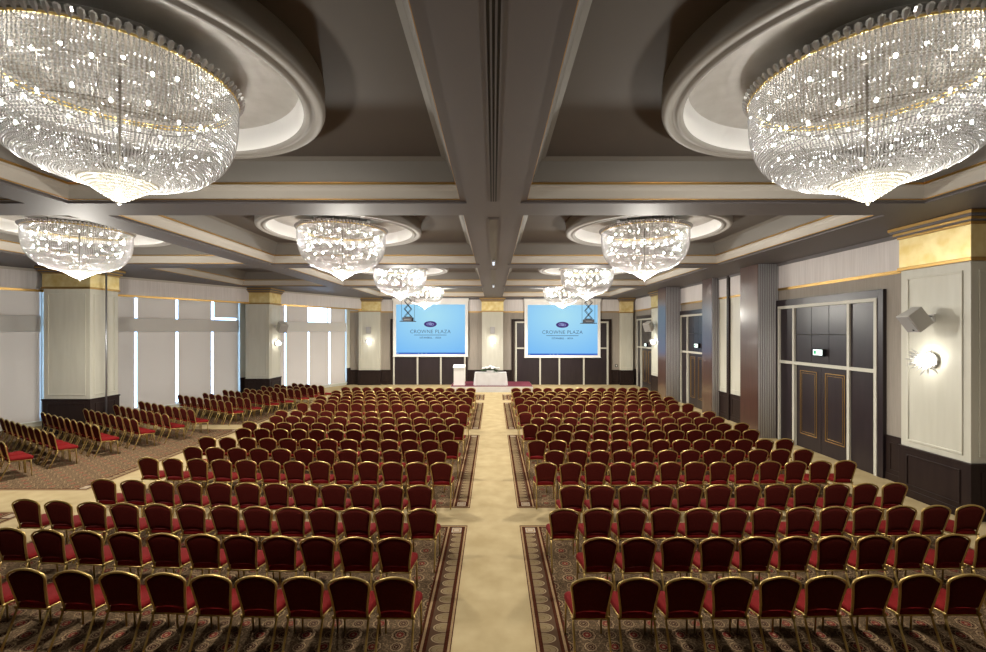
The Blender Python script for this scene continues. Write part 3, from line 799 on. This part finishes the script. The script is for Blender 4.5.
# rows of the two blocks: (depth of the back top at the aisle, odd row?)
rows = [(4.75,1), (5.67,0), (6.61,1), (7.61,0), (8.95,1), (9.86,0), (10.8,1), (11.85,0), (12.7,1), (13.66,0), (14.6,1), (16.2,1), (17.07,0), (17.97,1), (18.85,0), (19.7,1), (20.96,1)]
seats = []
rown = ['nearest'] + [o + ' nearest' for o in ordn[1:]]
for ri, (y, odd) in enumerate(rows):
    for side in (-1, 1):
        if side < 0: x0, pitch, n, k2 = (1.045, .487, 13, .0072) if odd else (1.255, .486, 12, .0072)
        else: x0, pitch, n, k2 = (1.045, .497, 13, .0030) if odd else (1.345, .496, 12, .0030)
        for k in range(n):
            yy = y
            for _ in range(6): x = (x0+pitch*k)*yy/y; yy = y+k2*x*x
            if x*F/yy > 493+26: continue
            rot = -side*atan2(2*k2*x, 1)*-1*.6 + random.uniform(-.02, .02)
            seats.append((side*x+random.uniform(-.006, .006), yy+random.uniform(-.008, .008), rot,
              'red gold-framed banquet chair, %s from centre aisle, %s row, %s block' % (ordn[k], rown[ri], 'left' if side < 0 else 'right'),
              'banquet chairs left of the centre aisle' if side < 0 else 'banquet chairs right of the centre aisle'))
side_rows = [(-11.65,10.66,2), (-11.46,11.64,9), (-11.15,12.58,9), (-10.78,13.47,8), (-10.43,14.28,8), (-10.2,15.14,8), (-9.97,16.9,8), (-9.71,17.7,7), (-9.5,18.76,7), (-9.2,19.45,6), (-8.9,20.4,6), (-8.6,21.1,6), (-8.4,21.9,5)]
RD = Vector((-.866, .5, 0))
for ri, (x, y, n) in enumerate(side_rows):
    for k in range(n):
        p = Vector((x, y, 0)) + RD*(.498*k)
        seats.append((p.x, p.y, -pi/6 + random.uniform(-.03, .03), 'red gold-framed banquet chair, %s from the walkway, %s row of the window-side block' % (ordn[k], rown[ri]), 'banquet chairs by the windows'))
seats.sort(key=lambda s: s[1] + .0*abs(s[0]))
NEAR = 300
for (x, y, rz, lb, gp) in seats[:NEAR]:
    t = thing('banquet_chair', lb, 'chair', (x, y, .004), rz, gp)
    for nm, me in chair_parts:
        o = bpy.data.objects.new(nm, me); COL.objects.link(o); o.parent = t
mb = MB()
far_src = []
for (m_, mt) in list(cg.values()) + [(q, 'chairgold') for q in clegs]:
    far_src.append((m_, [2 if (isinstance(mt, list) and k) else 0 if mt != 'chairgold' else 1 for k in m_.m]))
for (x, y, rz, lb, gp) in seats[NEAR:]:
    c, s = cos(rz), sin(rz)
    for (src, mis) in far_src:
        mb.add([(x+c*px-s*py, y+s*px+c*py, pz+.004) for (px, py, pz) in src.v], src.f, 0, True)
        mb.m[-len(mis):] = mis
o = mb.build('distant_banquet_chairs', ['fabric', 'chairgold', 'shadedback'])
tag(o, 'many red banquet chairs in the farthest rows towards the stage', 'chairs', kind='stuff')

# ------------------------------------------------------------------ stage, lectern, table, flowers
def pleated(mb, pts, z0, z1, amp, wl_, mi=0, flare=0.0):
    """pleated cloth hung along a closed path"""
    P = []; k = len(pts)
    c = sum((Vector(p) for p in pts), Vector((0, 0)))/k
    for i in range(k):
        a, b = Vector(pts[i]), Vector(pts[(i+1) % k]); d = (b-a); ln = d.length; n = max(2, int(ln/(wl_/2)))
        nn = Vector((d.y, -d.x)).normalized()
        for j in range(n):
            P.append((a + d*(j/n), nn, (1 if j % 2 else -1) if 0 < j else 0))
    m_ = len(P); vs = []
    for z, f in ((z1, .25), ((z0+z1)/2, 1.0), (z0, 1.2)):
        for (p, nn, sg) in P:
            q = p + nn*(amp*sg*f + flare*(z1-z)/(z1-z0)); vs.append((q.x, q.y, z))
    fs = [(r*m_+i, r*m_+(i+1)%m_, (r+1)*m_+(i+1)%m_, (r+1)*m_+i) for r in range(2) for i in range(m_)]
    mb.add(vs, fs, mi, True)
st = thing('stage_platform', 'low burgundy-carpeted stage platform with white pleated skirt at the aisle end', 'stage', (-.11, 26.1, 0))
a = MB(); a.box(-2.38, .03, .31, 2.38, 2.6, .35); a.build('stage_top', 'burgundy', st)
a = MB(); pleated(a, [(-2.4, 0), (2.4, 0), (2.4, 2.62), (-2.4, 2.62)], .004, .335, .012, .14); a.build('stage_skirt', 'cloth', st)
a = MB()
for x in (-2.2, -.8, .8, 2.2):
    for y in (.2, 1.3, 2.4): a.tube([(x, y, 0), (x, y, .31)], .03, 8)
a.build('stage_frame', 'black', st)

lc = thing('lectern', 'white lectern with sloping top at the left end of the stage', 'lectern', (-2.03, 26.75, .35))
a = MB(); a.add([(-.32,-.2,0), (.32,-.2,0), (.32,.22,0), (-.32,.22,0), (-.32,-.2,1.02), (.32,-.2,1.02), (.32,.22,1.14), (-.32,.22,1.14)], [(0,1,2,3), (4,7,6,5), (0,4,5,1), (1,5,6,2), (2,6,7,3), (3,7,4,0)]); a.build('body', 'white', lc, .01)
a = MB(); a.add([(-.36,-.24,1.03), (.36,-.24,1.03), (.36,.26,1.17), (-.36,.26,1.17), (-.36,-.24,1.07), (.36,-.24,1.07), (.36,.26,1.21), (-.36,.26,1.21)], [(0,3,2,1), (4,5,6,7), (0,1,5,4), (1,2,6,5), (2,3,7,6), (3,0,4,7)]); a.build('reading_top', 'white', lc, .01)
a = MB(); a.box(-.34, -.22, 0, .34, .24, .06); a.build('plinth', 'white', lc)

tb = thing('head_table', 'long presentation table on stage hidden under white linen', 'table', (-.17, 26.85, .35))
a = MB(); a.box(-.90, -.34, .70, .90, .34, .735); a.build('tabletop', 'darkwood', tb)
for x in (-.80, .80):
    for y in (-.27, .27): a = MB(); a.tube([(x, y, 0), (x, y, .70)], .02, 8); a.build('leg', 'steel', tb)
a = MB(); a.box(-.93, -.37, .737, .93, .37, .752)
pleated(a, [(-.93, -.37), (.93, -.37), (.93, .37), (-.93, .37)], .008, .75, .018, .13, 0, .07)
a = a.build('tablecloth', 'cloth', loc=(-.17, 26.85, .35)); tag(a, 'white pleated tablecloth covering the stage table to the floor', 'tablecloth')
fw = thing('flower_arrangement', 'low white flower arrangement with dark leaves on the stage table', 'flowers', (-.17, 26.80, 1.103)); fw.scale = (1.5, 1.3, 1.45)
a = MB(); a.lathe([(0, 0), (.12, 0), (.16, .03), (.17, .07), (.14, .08), (0, .08)], 20); a.build('bowl', 'white', fw)
a = MB()
for k in range(34):
    th = random.uniform(0, 2*pi); el = random.uniform(-.2, .8); ln = random.uniform(.16, .36)
    d = Vector((cos(th)*cos(el)*1.5, sin(th)*cos(el), sin(el))); base = Vector((0, 0, .08)); tip = base+d*ln; sd = d.cross(Vector((0,0,1))).normalized()*.035
    mid = base+d*ln*.55+Vector((0,0,.02)); a.add([base, mid+sd, tip-Vector((0,0,.02)), mid-sd], [(0,1,2,3)])
a.build('foliage', 'leaf', fw)
for k in range(22):
    th = random.uniform(0, 2*pi); rr_ = random.uniform(0, .27); c = (rr_*cos(th)*1.25, rr_*sin(th)*.7, .14+.12*(1-rr_/.3)+random.uniform(0, .03))
    a = MB(); a.sphere(c, .045, 8, 5, 0, (1, 1, .7))
    for q in range(5):
        t2 = 2*pi*q/5; a.sphere((c[0]+.034*cos(t2), c[1]+.034*sin(t2), c[2]-.006), .028, 6, 4)
    a.build('blossom', 'flower', fw)

# ------------------------------------------------------------------ projection screens
def text_mesh(body, size, mi='slideink', spacing=1.0):
    cu = bpy.data.curves.new('lettering', 'FONT'); cu.body = body; cu.size = size; cu.align_x = 'CENTER'; cu.extrude = .001; cu.offset = -size*.010 if size > .2 else size*.012; cu.space_character = spacing
    o = bpy.data.objects.new('lettering_source', cu); COL.objects.link(o)
    dg = bpy.context.evaluated_depsgraph_get(); me = bpy.data.meshes.new_from_object(o.evaluated_get(dg))
    bpy.data.objects.remove(o); bpy.data.curves.remove(cu)
    me.materials.clear(); me.materials.append(M[mi]); return me
def screen(x0, x1, z0, z1, label, yy=29.80):
    w, h = x1-x0, z1-z0
    t = thing('projection_screen', label, 'projection screen', ((x0+x1)/2, yy, z0), 0, 'projection screens beside the stage')
    a = MB(); a.box(-w/2, 0, 0, w/2, .03, h); a.build('screen_cloth', 'white', t)
    mx, mb_, mt = .21, .12, .28
    a = MB(); X0, X1, Z0, Z1 = -w/2+mx, w/2-mx*.9, mb_, h-mt
    a.quad((X0, -.004, Z0), (X1, -.004, Z0), (X1, -.004, Z1), (X0, -.004, Z1), 0, [(0,0), (1,0), (1,1), (0,1)])
    sl = a.build('projected_slide', 'slide', t)
    a = MB(); a.box(X0, -.008, Z0, X1, -.005, Z0+.11, 0)
    for (xa, xb) in ((.03, .17), (1.45, 1.53), (1.66, 1.76), (1.95, 2.02)): a.box(X0+xa, -.010, Z0+.025, X0+xb, -.008, Z0+.085, 1)
    a.build('task_bar', ['slidebar', 'slideicon'], sl)
    cz = Z0+(Z1-Z0)*.605; cxm = (X0+X1)/2-.02
    a = MB(); n = 32
    a.add([(cxm, -.006, cz)]+[(cxm+.42*cos(2*pi*k/n), -.006, cz+.20*sin(2*pi*k/n)) for k in range(n)], [(0, 1+k, 1+(k+1)%n) for k in range(n)], 0)
    for (ox, rx, rz_, ph) in ((-.13, .15, .09, .3), (.13, .15, .09, 2.6), (0, .10, .12, 0)):
        pts = [(cxm+ox+rx*(1-.75*k/20)*cos(ph+k*.42), -.010, cz+rz_*(1-.75*k/20)*sin(ph+k*.42)) for k in range(20)]
        a.tube(pts, .016, 5, 1)
    a.build('emblem', ['slidelogo', 'slidepale'], sl)
    for (body, size, dz, spc) in (('CROWNE PLAZA', .335, -.60, 1.06), ('ISTANBUL - ASIA', .16, -.95, 1.2)):
        o = bpy.data.objects.new('lettering', text_mesh(body, size, 'slideink', spc)); COL.objects.link(o); o.parent = sl
        o.location = (cxm, -.008, cz+dz); o.rotation_euler = (pi/2, 0, 0)
    a = MB(); a.box(cxm-1.07, -.008, cz-.735, cxm+1.07, -.005, cz-.705); a.build('rule_line', 'slideink', sl)
    a = MB(); a.box(-w/2-.02, -.03, -.05, w/2+.02, .04, 0); a.build('weight_bar', 'white', t)
    a = MB(); a.box(-w/2-.05, -.08, h, w/2+.05, .113, h+.14); a.build('roller_case', 'white', t, .02)
k_ = 29.80/F
screen((393-XV)*k_, (468-XV)*k_, EYE+(332-356)*k_, 5.60, 'white projection screen showing a blue slide, left of the centre pillar')
screen((524.5-XV)*k_, (600.5-XV)*k_, EYE+(332-357)*k_, 5.57, 'white projection screen showing a blue slide, right of the centre pillar')

# projectors on scissor lifts
def projector(px, py, Y, label):
    x, z = (px-XV)*Y/F, EYE+(YV-py)*Y/F
    t = thing('projector', label, 'projector', (x, Y, z), 0, 'projectors on scissor lifts')
    a = MB(); a.box(-.34, -.28, -.03, .34, .28, 0); a.build('lift_tray', 'black', t, .006)
    a = MB(); a.box(-.23, -.2, .012, .23, .2, .17); a.build('projector_body', 'black', t, .02)
    a = MB(); a.box(-.15, -.206, .03, .15, -.2, .075); a.build('vent_panel', 'dark', t)
    a = MB(); a.lathe([(.0, .02), (.05, .02), (.055, 0)], 16); o = a.build('lens', 'steel', t); o.location = (.08, .21, .09); o.rotation_euler = (-pi/2, 0, 0)
    top = ZC - z if True else 0
    H = ZC - z - .06; n = 6; a = MB(); seg = (H-.2)/n
    for k in range(n):
        for yy in (-.12, .12):
            a.tube([(-.16, yy, .2+k*seg), (.16, yy, .2+(k+1)*seg)], .013, 5); a.tube([(.16, yy, .2+k*seg), (-.16, yy, .2+(k+1)*seg)], .013, 5)
        a.tube([(0, -.12, .2+(k+.5)*seg), (0, .12, .2+(k+.5)*seg)], .012, 5)
    a.tube([(-.16, -.12, .19), (.16, -.12, .19)], .014, 5); a.tube([(-.16, .12, .19), (.16, .12, .19)], .014, 5)
    a.build('scissor_lift', 'black', t)
    for s in (-1, 1):
        a = MB(); a.tube([(s*.30, 0, 0), (s*.30, 0, H)], .008, 5); a.build('lift_cable', 'black', t)
    a = MB(); a.box(-.36, -.28, H-.01, .36, .28, H+.05); a.build('ceiling_bracket', 'steel', t)
projector(408, 321.0, 22.0 if False else 21.0, 'black projector on a scissor lift hanging before the left screen')
projector(588.5, 323.0, 21.0, 'black projector on a scissor lift hanging before the right screen')

# ------------------------------------------------------------------ wall speakers and sconces
def speaker(p, n, yaw, pitch, label, w=.44, h=.48, d=.42):
    """p wall point, n outward normal; the box hangs on an arm"""
    n = Vector(n); ang = atan2(n.y, n.x)+pi/2      # local -y = outward
    t = thing('wall_speaker', label, 'loudspeaker', p, ang, 'white wall loudspeakers')
    a = MB(); a.box(-.06, -.02, -.08, .06, 0, .08); a.build('wall_plate', 'speaker', t)
    a = MB(); a.tube([(0, -.02, .03), (0, -.12, .05), (0, -.20, .0)], .018, 8); a.build('bracket_arm', 'steel', t)
    a = MB(); vs = [(-w/2,-d/2,-h/2), (w/2,-d/2,-h/2), (w*.36,d/2,-h/2), (-w*.36,d/2,-h/2), (-w/2,-d/2,h/2), (w/2,-d/2,h/2), (w*.36,d/2,h/2), (-w*.36,d/2,h/2)]
    a.add(vs, [(0,3,2,1), (4,5,6,7), (0,1,5,4), (1,2,6,5), (2,3,7,6), (3,0,4,7)])
    o = a.build('cabinet', 'speaker', t, .012); o.location = (0, -.20-d*.42, -.03); o.rotation_euler = (pitch, 0, yaw)
    a = MB(); a.box(-w/2+.02, -d/2-.008, -h/2+.02, w/2-.02, -d/2, h/2-.02); a.build('front_grille', 'grille', o)
    a = MB(); a.box(.02, -d/2-.012, -h/2+.05, .06, -d/2-.008, -h/2+.08); a.build('badge', 'black', o)
def sconce(p, n, label, sc=1.3):
    n = Vector(n); ang = atan2(n.y, n.x)+pi/2
    t = thing('wall_sconce', label, 'wall lamp', p, ang, 'crystal starburst wall lamps'); t.scale = (sc, sc, sc)
    a = MB(); a.lathe([(0, 0), (.11, 0), (.12, .01), (.10, .025), (0, .03)], 24); o = a.build('back_plate', 'white', t); o.rotation_euler = (pi/2, 0, 0)
    rnd = random.Random(5); a = MB()
    for k in range(64):
        th = rnd.uniform(0, 2*pi); el = rnd.uniform(.10, 1.45); ln = rnd.uniform(.19, .28)
        d = Vector((cos(th)*cos(el), -sin(el)*.75, sin(th)*cos(el)*.8)).normalized(); b = Vector((0, -.05, 0)); s1 = d.orthogonal().normalized()*.011; s2 = d.cross(s1).normalized()*.011
        m1 = b+d*ln*.7; tip = b+d*ln; st_ = b+d*.05
        a.add([st_, m1+s1, m1+s2, m1-s1, m1-s2, tip], [(0,1,2), (0,2,3), (0,3,4), (0,4,1), (5,2,1), (5,3,2), (5,4,3), (5,1,4)])
    a.build('crystal_spikes', 'spike', t)
    a = MB(); a.sphere((0, -.11, 0), .085, 16, 10); a.build('frosted_globe', 'sconcebulb', t)
speaker((8.828, 9.05, 3.78), (-1, 0, 0), -.10, .62, 'white loudspeaker tilted down on the near right pillar', .33, .40, .34)
sconce((8.828, 9.08, 2.93), (-1, 0, 0), 'glowing crystal wall lamp on the near right pillar', 1.4)
speaker((8.978, 24.9, 3.85+.0), (-1, 0, 0), .6, .45, 'white loudspeaker tilted down on the far right pillar')
sconce((8.978, 24.95, 2.95), (-1, 0, 0), 'glowing crystal wall lamp on the far right pillar')
speaker((-11.408, 23.45, 3.78), (1, 0, 0), -.6, .45, 'white loudspeaker tilted down on the second window-side pillar')
sconce((-11.408, 23.6, 2.92), (1, 0, 0), 'glowing crystal wall lamp on the second window-side pillar')
for (x, lbl) in ((-8.2, 'left back-wall pillar'), (-.065, 'central back-wall pillar')):
    t = thing('wall_speaker', 'small grey upright loudspeaker above the wall lamp on the ' + lbl, 'loudspeaker', (x, 29.678, 3.62), 0, 'grey loudspeakers on the back wall')
    a = MB(); a.box(-.15, -.20, -.22, .15, -.03, .22); a.build('cabinet', 'grille', t, .015)
    a = MB(); a.box(-.05, -.03, -.06, .05, 0, .06); a.build('wall_plate', 'speaker', t)
    a = MB(); a.box(-.13, -.207, -.20, .13, -.20, .20); a.build('front_grille', 'flute', t)
    sconce((x, 29.678, 2.86), (0, -1, 0), 'glowing crystal wall lamp on the ' + lbl)

# ------------------------------------------------------------------ daylight and view
w = bpy.data.worlds.new('sky'); SC.world = w; w.use_nodes = True
bg = w.node_tree.nodes['Background']; bg.inputs[0].default_value = (.52, .74, 1.0, 1); bg.inputs[1].default_value = 7.6
SC.view_settings.view_transform = 'Standard'; SC.view_settings.look = 'None'; SC.view_settings.exposure = 0.0; SC.view_settings.gamma = 1.0
SC.view_settings.use_curve_mapping = False
SC.cycles.max_bounces = 6; SC.cycles.diffuse_bounces = 3; SC.cycles.glossy_bounces = 3; SC.cycles.transparent_max_bounces = 12
SC.cycles.sample_clamp_indirect = 4.0; SC.cycles.sample_clamp_direct = 0.0
SC.cycles.caustics_reflective = False; SC.cycles.caustics_refractive = False
